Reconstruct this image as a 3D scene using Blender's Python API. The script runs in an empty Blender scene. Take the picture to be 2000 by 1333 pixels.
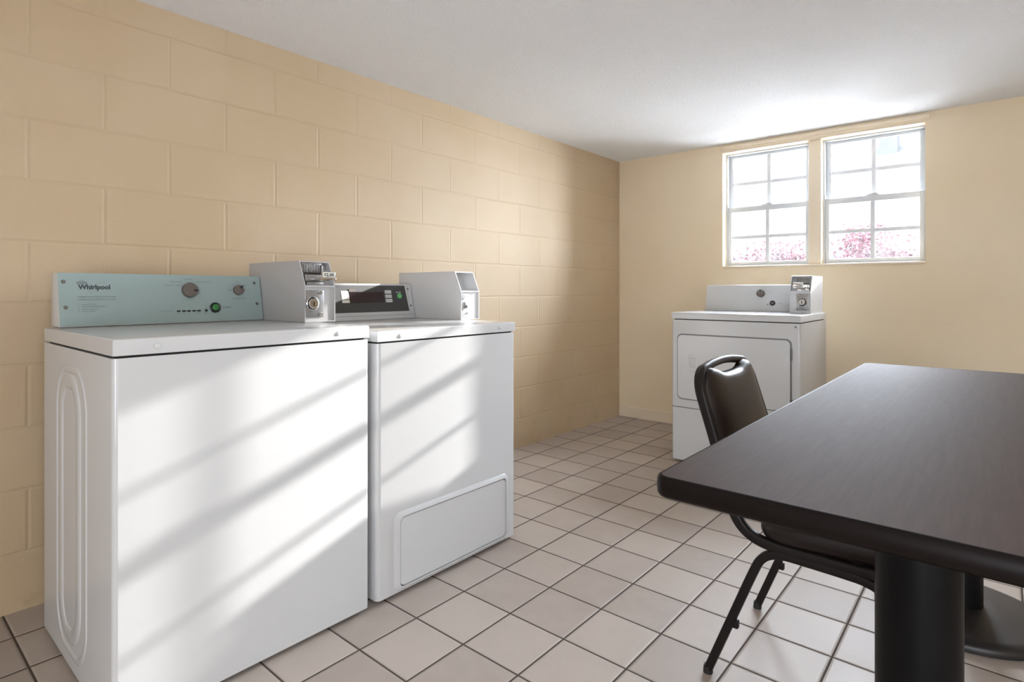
import bpy, bmesh, math, random
from mathutils import Vector, Matrix
PI = math.pi
S = bpy.context.scene
COL = S.collection

# ------------------------------------------------------------------ camera
cd = bpy.data.cameras.new('camera')
cam = bpy.data.objects.new('camera', cd)
COL.objects.link(cam)
cam.location = (2.447, -4.269, 1.05)
cam.rotation_euler = (PI / 2, 0, math.radians(40.4))
cd.sensor_fit = 'HORIZONTAL'
cd.sensor_width = 36.0
cd.lens = 36.0 * 1124.0 / 2000.0
cd.shift_y = -(666.5 - 567.0) / 2000.0
cd.clip_start = 0.02
S.camera = cam

# ------------------------------------------------------------------ light
S.view_settings.view_transform = 'Standard'
S.view_settings.look = 'None'
S.view_settings.gamma = 1.0
S.view_settings.use_curve_mapping = False
S.view_settings.exposure = 0.80

W = bpy.data.worlds.new('sky')
S.world = W
W.use_nodes = True
bg = W.node_tree.nodes['Background']
bg.inputs['Color'].default_value = (0.86, 0.95, 1.08, 1)
bg.inputs['Strength'].default_value = 37.0

sd = bpy.data.lights.new('sun', 'SUN')
sun = bpy.data.objects.new('sun', sd)
COL.objects.link(sun)
SUN_DIR = Vector((-0.248, -1.0, -0.322)).normalized()
sun.rotation_euler = SUN_DIR.to_track_quat('-Z', 'Y').to_euler()
sun.location = (3.0, 6.0, 4.0)
sd.energy = 6.3
sd.angle = math.radians(0.6)
sd.color = (1.0, 0.98, 0.95)


def area(name, loc, direction, sx, sy, power, color=(1, 1, 1), portal=False):
    d = bpy.data.lights.new(name, 'AREA')
    d.shape = 'RECTANGLE'
    d.size = sx
    d.size_y = sy
    d.energy = power
    d.color = color
    o = bpy.data.objects.new(name, d)
    COL.objects.link(o)
    o.location = loc
    o.rotation_euler = Vector(direction).to_track_quat('-Z', 'Y').to_euler()
    if portal:
        d.cycles.is_portal = True
    return o


area('window_daylight', (1.48, 0.16, 1.65), (0, -1, 0), 1.26, 0.92, 10, portal=True)
# fill lamps added out of view, behind the camera and by the right wall
area('rear_fill', (3.2, -6.12, 1.05), (-0.15, 1, 0.3), 1.3, 1.9, 47, (0.90, 0.97, 1.09))
area('side_fill', (3.84, -4.2, 1.15), (-1, 1.6, 0.1), 1.0, 1.7, 17, (0.90, 0.97, 1.09))


# ------------------------------------------------------------------ materials
def mat(name, color, rough=0.5, metal=0.0, spec=0.5, coat=0.0, emis=None):
    m = bpy.data.materials.new(name)
    m.use_nodes = True
    b = m.node_tree.nodes['Principled BSDF']
    b.inputs['Base Color'].default_value = (*color, 1)
    b.inputs['Roughness'].default_value = rough
    b.inputs['Metallic'].default_value = metal
    b.inputs['Specular IOR Level'].default_value = spec
    b.inputs['Coat Weight'].default_value = coat
    b.inputs['Coat Roughness'].default_value = 0.1
    if emis:
        b.inputs['Emission Color'].default_value = (*emis[0], 1)
        b.inputs['Emission Strength'].default_value = emis[1]
    return m


class NT:
    """short-hand for node wiring"""
    def __init__(self, m):
        self.t = m.node_tree
        self.b = self.t.nodes['Principled BSDF']

    def n(self, kind, **kw):
        x = self.t.nodes.new(kind)
        for k, v in kw.items():
            setattr(x, k, v)
        return x

    def link(self, a, b):
        self.t.links.new(a, b)

    def math(self, op, a, b=None, c=None):
        x = self.n('ShaderNodeMath', operation=op)
        for i, v in enumerate((a, b, c)):
            if v is None:
                continue
            if isinstance(v, (int, float)):
                x.inputs[i].default_value = v
            else:
                self.link(v, x.inputs[i])
        return x.outputs[0]

    def mix(self, fac, a, b):
        x = self.n('ShaderNodeMix', data_type='RGBA')
        for s, v in ((x.inputs[0], fac), (x.inputs[6], a), (x.inputs[7], b)):
            if isinstance(v, (int, float)):
                s.default_value = v
            elif isinstance(v, tuple):
                s.default_value = (*v, 1)
            else:
                self.link(v, s)
        return x.outputs[2]

    def noise(self, vec, scale, detail=3, rough=0.5):
        x = self.n('ShaderNodeTexNoise')
        x.inputs['Scale'].default_value = scale
        x.inputs['Detail'].default_value = detail
        x.inputs['Roughness'].default_value = rough
        if vec is not None:
            self.link(vec, x.inputs['Vector'])
        return x.outputs['Fac']

    def obj(self):
        return self.n('ShaderNodeTexCoord').outputs['Object']

    def ramp(self, fac, lo, hi, vlo=0.0, vhi=1.0):
        x = self.n('ShaderNodeMapRange', interpolation_type='SMOOTHSTEP')
        self.link(fac, x.inputs[0])
        for i, v in enumerate((lo, hi, vlo, vhi)):
            x.inputs[i + 1].default_value = v
        return x.outputs[0]

    def bump(self, h, dist, strength=1.0, prev=None):
        x = self.n('ShaderNodeBump')
        x.inputs['Strength'].default_value = strength
        x.inputs['Distance'].default_value = dist
        self.link(h, x.inputs['Height'])
        if prev is not None:
            self.link(prev, x.inputs['Normal'])
        return x.outputs[0]


def line_dist(k, coord, origin, pitch):
    """distance in metres from the nearest line of a regular set"""
    q = k.math('DIVIDE', k.math('SUBTRACT', coord, origin), pitch)
    f = k.math('SUBTRACT', q, k.math('ROUND', q))
    return k.math('MULTIPLY', k.math('ABSOLUTE', f), pitch)


# painted concrete block wall
def block_wall_material():
    m = mat('painted_block', (0.70, 0.52, 0.33), 0.55, spec=0.35)
    k = NT(m)
    co = k.obj()
    sx = k.n('ShaderNodeSeparateXYZ')
    k.link(co, sx.inputs[0])
    y, z = sx.outputs[1], sx.outputs[2]
    wob = k.math('MULTIPLY', k.math('SUBTRACT', k.noise(co, 3.0, 2), 0.5), 0.008)
    z2 = k.math('ADD', z, wob)
    zq = k.math('DIVIDE', k.math('ADD', z2, 0.012), 0.204)
    dz = line_dist(k, z2, -0.012, 0.204)
    row = k.math('FLOOR', zq)
    odd = k.math('FLOORED_MODULO', row, 2.0)
    yo = k.math('ADD', k.math('ADD', y, wob), k.math('MULTIPLY', odd, 0.2118))
    dy = line_dist(k, yo, -0.257, 0.4236)
    gz = k.ramp(dz, 0.0015, 0.0075)
    gy = k.ramp(dy, 0.001, 0.0065)
    joint = k.math('MINIMUM', gz, gy)
    # paint ridges standing along the joints
    ridge = k.math('MULTIPLY', k.ramp(dy, 0.006, 0.010), k.ramp(dy, 0.018, 0.010))
    grain = k.noise(co, 160.0, 3, 0.6)
    lump = k.noise(co, 22.0, 3, 0.5)
    h = k.math('ADD', k.math('MULTIPLY', joint, 1.0), k.math('MULTIPLY', ridge, 0.16))
    h = k.math('ADD', h, k.math('MULTIPLY', grain, 0.30))
    h = k.math('ADD', h, k.math('MULTIPLY', lump, 0.25))
    k.link(k.bump(h, 0.006, 0.32), k.b.inputs['Normal'])
    big = k.noise(co, 1.6, 3, 0.55)
    col = k.mix(k.ramp(big, 0.35, 0.68), (0.505, 0.380, 0.238), (0.538, 0.415, 0.275))
    col = k.mix(k.math('MULTIPLY', k.math('SUBTRACT', 1.0, joint), 0.12), col, (0.42, 0.29, 0.17))
    # scuffs and damp marks low on the wall
    dirt = k.math('MULTIPLY', k.ramp(k.noise(co, 9.0, 5, 0.7), 0.52, 0.72), k.ramp(z, 0.55, 0.0))
    col = k.mix(k.math('MULTIPLY', dirt, 0.3), col, (0.33, 0.23, 0.12))
    k.link(col, k.b.inputs['Base Color'])
    return m


def plaster_material(name, c1, c2, scale=60.0, dist=0.0015):
    m = mat(name, c1, 0.6, spec=0.3)
    k = NT(m)
    co = k.obj()
    k.link(k.mix(k.ramp(k.noise(co, 1.3, 3), 0.35, 0.68), c1, c2), k.b.inputs['Base Color'])
    k.link(k.bump(k.noise(co, scale, 4, 0.6), dist, 0.6), k.b.inputs['Normal'])
    return m


def ceiling_material():
    m = mat('popcorn_ceiling', (0.86, 0.86, 0.86), 0.9, spec=0.1)
    k = NT(m)
    co = k.obj()
    n1 = k.noise(co, 110.0, 3, 0.65)
    n2 = k.noise(co, 45.0, 2, 0.5)
    h = k.math('ADD', k.ramp(n1, 0.42, 0.72), k.math('MULTIPLY', n2, 0.5))
    k.link(k.bump(h, 0.006, 0.55), k.b.inputs['Normal'])
    k.link(k.mix(k.ramp(n1, 0.30, 0.45), (0.86, 0.865, 0.87), (0.93, 0.935, 0.94)), k.b.inputs['Base Color'])
    return m


def tile_material():
    m = mat('floor_tile', (0.52, 0.45, 0.40), 0.35, spec=0.35)
    k = NT(m)
    co = k.obj()
    sx = k.n('ShaderNodeSeparateXYZ')
    k.link(co, sx.inputs[0])
    x, y = sx.outputs[0], sx.outputs[1]
    PX, PY, OX, OY = 0.2114, 0.2140, 0.175, -0.925
    dx = line_dist(k, x, OX, PX)
    dy = line_dist(k, y, OY, PY)
    d = k.math('MINIMUM', dx, dy)
    t = k.ramp(d, 0.0022, 0.0038)
    edge = k.ramp(d, 0.002, 0.009)
    cx = k.math('FLOOR', k.math('DIVIDE', k.math('SUBTRACT', x, OX), PX))
    cy = k.math('FLOOR', k.math('DIVIDE', k.math('SUBTRACT', y, OY), PY))
    cb = k.n('ShaderNodeCombineXYZ')
    k.link(cx, cb.inputs[0])
    k.link(cy, cb.inputs[1])
    wn = k.n('ShaderNodeTexWhiteNoise', noise_dimensions='2D')
    k.link(cb.outputs[0], wn.inputs['Vector'])
    cloud = k.noise(co, 9.0, 5, 0.65)
    fine = k.noise(co, 90.0, 3, 0.6)
    v = k.math('ADD', k.math('MULTIPLY', wn.outputs['Value'], 0.45), k.math('MULTIPLY', cloud, 0.55))
    tile = k.mix(k.ramp(v, 0.2, 0.75), (0.385, 0.325, 0.28), (0.475, 0.41, 0.355))
    tile = k.mix(k.math('MULTIPLY', k.ramp(fine, 0.5, 0.75), 0.12), tile, (0.36, 0.29, 0.25))
    grout = k.mix(k.noise(co, 14.0, 3), (0.055, 0.040, 0.032), (0.10, 0.075, 0.06))
    k.link(k.mix(t, grout, tile), k.b.inputs['Base Color'])
    k.link(k.math('ADD', k.math('MULTIPLY', k.math('SUBTRACT', 1.0, t), 0.45),
                  k.math('ADD', 0.42, k.math('MULTIPLY', cloud, 0.14))), k.b.inputs['Roughness'])
    h = k.math('ADD', edge, k.math('ADD', k.math('MULTIPLY', cloud, 0.25), k.math('MULTIPLY', fine, 0.05)))
    k.link(k.bump(h, 0.003, 0.6), k.b.inputs['Normal'])
    return m


def table_material():
    m = mat('dark_laminate', (0.05, 0.032, 0.026), 0.36, spec=0.05)
    k = NT(m)
    co = k.obj()
    mp = k.n('ShaderNodeMapping')
    mp.inputs['Scale'].default_value = (18.0, 1.2, 1.0)
    k.link(co, mp.inputs[0])
    g = k.noise(mp.outputs[0], 6.0, 5, 0.65)
    k.link(k.mix(k.ramp(g, 0.35, 0.7), (0.078, 0.056, 0.047), (0.092, 0.067, 0.056)), k.b.inputs['Base Color'])
    k.link(k.math('ADD', 0.60, k.math('MULTIPLY', g, 0.04)), k.b.inputs['Roughness'])
    return m


def vinyl_material():
    m = mat('dark_vinyl', (0.012, 0.007, 0.006), 0.34, spec=0.32)
    k = NT(m)
    k.link(k.bump(k.noise(k.obj(), 260.0, 3), 0.0006, 0.4), k.b.inputs['Normal'])
    return m


def glass_material():
    """pane with a film of dust: mostly clear, a little of it scatters daylight"""
    m = bpy.data.materials.new('dusty_glass')
    m.use_nodes = True
    t = m.node_tree
    t.nodes.clear()
    out = t.nodes.new('ShaderNodeOutputMaterial')
    tr = t.nodes.new('ShaderNodeBsdfTransparent')
    tl = t.nodes.new('ShaderNodeBsdfTranslucent')
    gl = t.nodes.new('ShaderNodeBsdfGlossy')
    gl.inputs['Roughness'].default_value = 0.02
    fr = t.nodes.new('ShaderNodeFresnel')
    fr.inputs['IOR'].default_value = 1.25
    m1 = t.nodes.new('ShaderNodeMixShader')
    m2 = t.nodes.new('ShaderNodeMixShader')
    nz = t.nodes.new('ShaderNodeTexNoise')
    nz.inputs['Scale'].default_value = 5.0
    nz.inputs['Detail'].default_value = 5.0
    mr = t.nodes.new('ShaderNodeMapRange')
    mr.inputs[1].default_value = 0.3
    mr.inputs[2].default_value = 0.7
    mr.inputs[3].default_value = 0.0
    mr.inputs[4].default_value = 0.012
    tc = t.nodes.new('ShaderNodeTexCoord')
    L = t.links.new
    L(tc.outputs['Object'], nz.inputs['Vector'])
    L(nz.outputs['Fac'], mr.inputs[0])
    L(mr.outputs[0], m1.inputs[0])
    L(tr.outputs[0], m1.inputs[1])
    L(tl.outputs[0], m1.inputs[2])
    L(fr.outputs[0], m2.inputs[0])
    L(m1.outputs[0], m2.inputs[1])
    L(gl.outputs[0], m2.inputs[2])
    L(m2.outputs[0], out.inputs[0])
    return m


def yard_material():
    m = mat('pale_gravel_yard', (0.6, 0.6, 0.6), 0.85, spec=0.1)
    k = NT(m)
    sx = k.n('ShaderNodeSeparateXYZ')
    co = k.obj()
    k.link(co, sx.inputs[0])
    # dark strip added along the wall to cut ceiling bounce, pale gravel beyond it
    wob = k.math('MULTIPLY', k.noise(co, 2.0, 3), 0.4)
    k.link(k.mix(k.ramp(k.math('ADD', sx.outputs[1], wob), 2.3, 2.4), (0.10, 0.085, 0.07), (0.66, 0.66, 0.66)), k.b.inputs['Base Color'])
    return m


M = {
    'block': block_wall_material(),
    'plaster': plaster_material('beige_plaster', (0.775, 0.635, 0.44), (0.795, 0.665, 0.48)),
    'cream': plaster_material('cream_plaster', (0.84, 0.80, 0.73), (0.86, 0.82, 0.76)),
    'trim': mat('beige_trim_paint', (0.75, 0.63, 0.47), 0.4),
    'ceil': ceiling_material(),
    'tile': tile_material(),
    'vinyl_white': mat('white_vinyl_frame', (0.62, 0.64, 0.655), 0.35),
    'glass': glass_material(),
    'enamel': mat('white_enamel', (0.585, 0.59, 0.592), 0.16, spec=0.5),
    'enamel_soft': mat('white_painted_steel', (0.62, 0.62, 0.62), 0.28),
    'box_grey': mat('grey_painted_steel', (0.46, 0.45, 0.445), 0.3),
    'seal_grey': mat('grey_rubber_seal', (0.20, 0.20, 0.20), 0.6),
    'gap': mat('dark_gap', (0.02, 0.02, 0.02), 0.8),
    'teal': mat('pale_teal_panel', (0.30, 0.385, 0.372), 0.38),
    'black_panel': mat('black_panel', (0.032, 0.031, 0.030), 0.5, spec=0.8),
    'display': mat('dark_display', (0.022, 0.008, 0.009), 0.15),
    'print': mat('dark_print', (0.05, 0.06, 0.065), 0.6),
    'print_mid': mat('grey_print', (0.20, 0.24, 0.245), 0.6),
    'print_faint': mat('faint_print', (0.42, 0.43, 0.46), 0.6),
    'print_white': mat('white_print', (0.55, 0.55, 0.53), 0.6),
    'swoosh': mat('grey_red_swoosh', (0.28, 0.22, 0.24), 0.5),
    'knob': mat('brushed_knob', (0.17, 0.145, 0.13), 0.42, metal=0.4),
    'black': mat('black_plastic', (0.015, 0.015, 0.015), 0.35),
    'green': mat('green_button', (0.03, 0.21, 0.045), 0.3),
    'green_light': mat('light_green_button', (0.13, 0.45, 0.16), 0.35),
    'chrome': mat('chrome', (0.62, 0.61, 0.60), 0.2, metal=1.0),
    'steel': mat('worn_steel', (0.34, 0.335, 0.33), 0.38, metal=0.85),
    'dark_steel': mat('dark_steel', (0.16, 0.155, 0.15), 0.4, metal=0.8),
    'screw': mat('screw_steel', (0.22, 0.20, 0.19), 0.4, metal=0.8),
    'dimple': mat('grey_dimple', (0.55, 0.55, 0.55), 0.4),
    'sticker': mat('cream_label', (0.72, 0.70, 0.62), 0.6),
    'table': table_material(),
    'table_edge': mat('black_brown_edge', (0.008, 0.0052, 0.0047), 0.34, spec=0.10),
    'column': mat('black_column', (0.005, 0.0046, 0.0046), 0.40, spec=0.10),
    'base': mat('black_base', (0.016, 0.013, 0.013), 0.42),
    'vinyl': vinyl_material(),
    'tube': mat('dark_brown_tube', (0.010, 0.007, 0.0062), 0.42, spec=0.24),
    'rubber': mat('black_foot', (0.012, 0.012, 0.012), 0.6),
    'ground': yard_material(),
    'siding': mat('pale_siding', (0.0280, 0.0278, 0.0275), 0.7, spec=0.0),
    'roof': mat('grey_roof', (0.0190, 0.0190, 0.0190), 0.8, spec=0.0),
    'petal': mat('deep_red_leaf', (0.046, 0.021, 0.025), 0.7, spec=0.0),
    'bark': mat('grey_bark', (0.020, 0.017, 0.016), 0.8, spec=0.0),
}


# ------------------------------------------------------------------ mesh helpers
def finish(name, bm, m, parent=None, smooth=35, loc=None):
    me = bpy.data.meshes.new(name)
    bmesh.ops.recalc_face_normals(bm, faces=bm.faces)
    bm.to_mesh(me)
    bm.free()
    ms = m if isinstance(m, (list, tuple)) else [m]
    for x in ms:
        me.materials.append(M[x])
    if smooth:
        for p in me.polygons:
            p.use_smooth = True
        me.set_sharp_from_angle(angle=math.radians(smooth))
    o = bpy.data.objects.new(name, me)
    COL.objects.link(o)
    if parent is not None:
        o.parent = parent
    if loc is not None:
        o.location = loc
    return o


def tag(o, label=None, cat=None, group=None, kind=None):
    for k, v in (('label', label), ('category', cat), ('group', group), ('kind', kind)):
        if v:
            o[k] = v
    return o


def thing(name, label, cat, loc, rotz=0.0, group=None):
    o = bpy.data.objects.new(name, None)
    o.empty_display_size = 0.1
    COL.objects.link(o)
    o.location = loc
    o.rotation_euler = (0, 0, rotz)
    return tag(o, label, cat, group)


def box(bm, lo, hi, bevel=0.0, seg=2, edges=None, mi=0):
    """axis-aligned box; edges = filter(edge) choosing what to bevel"""
    t = bmesh.new()
    bmesh.ops.create_cube(t, size=1.0)
    sc = [hi[i] - lo[i] for i in range(3)]
    ce = [(hi[i] + lo[i]) / 2 for i in range(3)]
    for v in t.verts:
        v.co = Vector([v.co[i] * sc[i] + ce[i] for i in range(3)])
    if bevel > 0:
        es = [e for e in t.edges if edges is None or edges(e)]
        bmesh.ops.bevel(t, geom=es, offset=bevel, segments=seg, affect='EDGES', profile=0.5)
    for f in t.faces:
        f.material_index = mi
    merge(bm, t)


def merge(bm, t, mx=None):
    if mx is not None:
        t.transform(mx)
    me = bpy.data.meshes.new('tmp')
    t.to_mesh(me)
    t.free()
    bm.from_mesh(me)
    bpy.data.meshes.remove(me)


def cyl(bm, p, axis, r, h, seg=32, r2=None, bevel=0.0):
    """cylinder/cone from p along axis by h"""
    t = bmesh.new()
    bmesh.ops.create_cone(t, cap_ends=True, segments=seg, radius1=r, radius2=r if r2 is None else r2, depth=h)
    t.transform(Matrix.Translation((0, 0, h / 2)))
    if bevel > 0:
        es = [e for e in t.edges if len(e.link_faces) == 2 and min(len(f.verts) for f in e.link_faces) == 4
              and max(len(f.verts) for f in e.link_faces) > 4 and e.calc_length() and
              all(abs(v.co.z - h) < 1e-6 for v in e.verts)]
        bmesh.ops.bevel(t, geom=es, offset=bevel, segments=3, affect='EDGES', profile=0.5)
    q = Vector(axis).normalized().to_track_quat('Z', 'Y').to_matrix().to_4x4()
    merge(bm, t, Matrix.Translation(p) @ q)


def lathe(bm, prof, seg=48, mx=None):
    """profile [(r, z)] turned about z"""
    t = bmesh.new()
    rings = []
    for r, z in prof:
        if r < 1e-6:
            rings.append([t.verts.new((0, 0, z))])
        else:
            rings.append([t.verts.new((r * math.cos(2 * PI * i / seg), r * math.sin(2 * PI * i / seg), z)) for i in range(seg)])
    for a, b in zip(rings, rings[1:]):
        for i in range(seg):
            j = (i + 1) % seg
            if len(a) == 1 and len(b) == 1:
                continue
            if len(a) == 1:
                t.faces.new((a[0], b[i], b[j]))
            elif len(b) == 1:
                t.faces.new((a[i], a[j], b[0]))
            else:
                t.faces.new((a[i], a[j], b[j], b[i]))
    merge(bm, t, mx)


def prism(bm, pts, lo, hi, axis=0):
    """closed polygon in the plane normal to axis, extruded lo..hi"""
    def mk(u, v, w):
        return [(w, u, v), (u, w, v), (u, v, w)][axis]
    a = [bm.verts.new(mk(u, v, lo)) for u, v in pts]
    b = [bm.verts.new(mk(u, v, hi)) for u, v in pts]
    fs = [bm.faces.new(a), bm.faces.new(b[::-1])]
    n = len(pts)
    for i in range(n):
        j = (i + 1) % n
        fs.append(bm.faces.new((a[i], b[i], b[j], a[j])))
    return fs


def rrect(w, h, r, seg=6, cx=0.0, cy=0.0):
    """rounded rectangle outline, counter-clockwise"""
    out = []
    for sx, sy, a0 in ((1, 1, 0), (-1, 1, 90), (-1, -1, 180), (1, -1, 270)):
        for i in range(seg + 1):
            a = math.radians(a0 + 90 * i / seg)
            out.append((cx + sx * (w / 2 - r) + r * math.cos(a), cy + sy * (h / 2 - r) + r * math.sin(a)))
    return out


def sweep(bm, path, prof, up, closed=False, cap=True):
    """sweep a closed 2-D profile [(side, up)] along a path; up = reference vector or function(i)"""
    n = len(path)
    P = [Vector(p) for p in path]
    rings = []
    for i in range(n):
        if closed:
            t = P[(i + 1) % n] - P[i - 1]
        else:
            t = P[min(i + 1, n - 1)] - P[max(i - 1, 0)]
        t.normalize()
        u = Vector(up(i) if callable(up) else up)
        s = t.cross(u).normalized()
        w = s.cross(t).normalized()
        rings.append([bm.verts.new(P[i] + s * a + w * b) for a, b in prof])
    m = len(prof)
    for i in range(n if closed else n - 1):
        A, B = rings[i], rings[(i + 1) % n]
        for j in range(m):
            k = (j + 1) % m
            bm.faces.new((A[j], A[k], B[k], B[j]))
    if cap and not closed:
        bm.faces.new(rings[0][::-1])
        bm.faces.new(rings[-1])


def smooth_path(pts, n=8):
    """Catmull-Rom through pts"""
    P = [Vector(p) for p in pts]
    P = [P[0] * 2 - P[1]] + P + [P[-1] * 2 - P[-2]]
    out = []
    for i in range(1, len(P) - 2):
        for k in range(n):
            t = k / n
            out.append(0.5 * ((2 * P[i]) + (P[i + 1] - P[i - 1]) * t + (2 * P[i - 1] - 5 * P[i] + 4 * P[i + 1] - P[i + 2]) * t * t
                              + (3 * P[i] - P[i - 1] - 3 * P[i + 1] + P[i + 2]) * t ** 3))
    out.append(P[-2])
    return out


def circle_prof(r, n=12):
    return [(r * math.cos(2 * PI * i / n), r * math.sin(2 * PI * i / n)) for i in range(n)]


def add_text(bm, body, size, mx, align='LEFT', bold=0.0, squash=1.0, width=None):
    """flat lettering laid in the local xy plane, moved by mx; width fits it to a length"""
    c = bpy.data.curves.new('t', 'FONT')
    c.body = body
    c.size = size
    c.align_x = 'LEFT'
    c.align_y = 'BOTTOM_BASELINE'
    c.offset = bold
    c.resolution_u = 3
    c.extrude = 0.00015
    o = bpy.data.objects.new('t', c)
    COL.objects.link(o)
    dg = bpy.context.evaluated_depsgraph_get()
    dg.update()
    me = bpy.data.meshes.new_from_object(o.evaluated_get(dg))
    xs = [v.co.x for v in me.vertices] or [0, 0]
    w = max(xs) - min(xs)
    x0 = min(xs)
    fx = (width / w) if (width and w > 0) else squash
    off = {'LEFT': 0.0, 'CENTER': -w * fx / 2, 'RIGHT': -w * fx}[align]
    me.transform(mx @ Matrix.Translation((off, 0, 0)) @ Matrix.Scale(fx, 4, (1, 0, 0)) @ Matrix.Translation((-x0, 0, 0)))
    bm.from_mesh(me)
    bpy.data.meshes.remove(me)
    bpy.data.objects.remove(o)
    bpy.data.curves.remove(c)


# ------------------------------------------------------------------ the room
CZ = 2.127          # ceiling height
XR, YR = 3.9, -6.2  # right wall, rear wall
TH = 0.19           # wall thickness

bm = bmesh.new()
box(bm, (-TH, YR - TH, -0.12), (XR + TH, TH, 0.0))
tag(finish('floor', bm, 'tile', smooth=0), 'greyish beige square floor tiles with dark grout', 'floor', kind='structure')
bm = bmesh.new()
box(bm, (-TH, YR - TH, CZ), (XR + TH, TH, CZ + 0.12))
tag(finish('ceiling', bm, 'ceil', smooth=0), 'white popcorn textured ceiling', 'ceiling', kind='structure')
bm = bmesh.new()
box(bm, (-TH, YR - TH, 0), (0, TH, CZ))
tag(finish('wall_left', bm, 'block', smooth=0), 'beige painted concrete block wall behind the washers', 'wall', kind='structure')
bm = bmesh.new()
box(bm, (XR, YR - TH, 0), (XR + TH, TH, CZ))
tag(finish('wall_right', bm, 'plaster', smooth=0), 'plain beige wall on the right', 'wall', kind='structure')
bm = bmesh.new()
box(bm, (0, YR - TH, 0), (XR, YR, CZ))
tag(finish('wall_rear', bm, 'cream', smooth=0), 'plain cream wall behind the viewer', 'wall', kind='structure')

# back wall with one opening for the window pair
OX0, OX1, OZ0, OZ1 = 0.868, 2.095, 1.210, 2.092
bm = bmesh.new()
xs = [0.0, OX0, OX1, XR]
zs = [0.0, OZ0, OZ1, CZ]
for i in range(3):
    for j in range(3):
        if i == 1 and j == 1:
            continue
        for yy in (0.0, TH):
            bm.faces.new([bm.verts.new((x, yy, z)) for x, z in ((xs[i], zs[j]), (xs[i + 1], zs[j]), (xs[i + 1], zs[j + 1]), (xs[i], zs[j + 1]))])
for a, b in (((OX0, OZ0), (OX1, OZ0)), ((OX1, OZ0), (OX1, OZ1)), ((OX1, OZ1), (OX0, OZ1)), ((OX0, OZ1), (OX0, OZ0)),
             ((0, 0), (XR, 0)), ((XR, 0), (XR, CZ)), ((XR, CZ), (0, CZ)), ((0, CZ), (0, 0))):
    bm.faces.new([bm.verts.new(p) for p in ((a[0], 0, a[1]), (b[0], 0, b[1]), (b[0], TH, b[1]), (a[0], TH, a[1]))])
bmesh.ops.remove_doubles(bm, verts=bm.verts, dist=1e-5)
tag(finish('wall_back', bm, 'plaster', smooth=0), 'smooth beige wall with a pair of windows', 'wall', kind='structure')

bm = bmesh.new()
prism(bm, [(0, 0), (-0.013, 0), (-0.013, 0.078), (-0.009, 0.084), (0, 0.086)], 0.004, XR, axis=0)
tag(finish('baseboard_back', bm, 'trim', smooth=0), 'low beige baseboard along the window wall', 'baseboard', kind='structure')

# beige head casing above the pair (stepped), sill board and centre post
bm = bmesh.new()
prism(bm, [(0.0, 2.076), (-0.006, 2.076), (-0.006, 2.088), (-0.020, 2.094), (-0.020, 2.112), (0.0, 2.118)], OX0 - 0.012, OX1 + 0.020, axis=0)
box(bm, (OX0, 0.0, 2.066), (OX1, TH - 0.02, 2.0915))
tag(finish('trim_1', bm, 'trim', smooth=0), 'beige stepped casing above both windows', 'trim', kind='structure')
bm = bmesh.new()
box(bm, (OX0 + 0.001, -0.008, 1.2105), (OX1 - 0.0005, TH - 0.02, 1.2265), 0.003, 2)
tag(finish('trim_2', bm, 'trim'), 'thin beige sill under both windows', 'trim', kind='structure')
bm = bmesh.new()
box(bm, (1.446, 0.016, 1.227), (1.524, TH - 0.02, 2.0655), 0.003, 2)
tag(finish('trim_3', bm, 'trim'), 'beige post between the two windows', 'trim', kind='structure')


def sash(bm, x0, x1, z0, z1, y, st, rb, rt, depth=0.022):
    """four rails of a sash frame: stiles st, bottom rb, top rt"""
    box(bm, (x0, y, z0), (x0 + st, y + depth, z1), 0.003)
    box(bm, (x1 - st, y, z0), (x1, y + depth, z1), 0.003)
    box(bm, (x0 + st - 0.002, y + 0.001, z0), (x1 - st + 0.002, y + depth - 0.001, z0 + rb), 0.003)
    box(bm, (x0 + st - 0.002, y + 0.001, z1 - rt), (x1 - st + 0.002, y + depth - 0.001, z1), 0.003)


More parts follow.
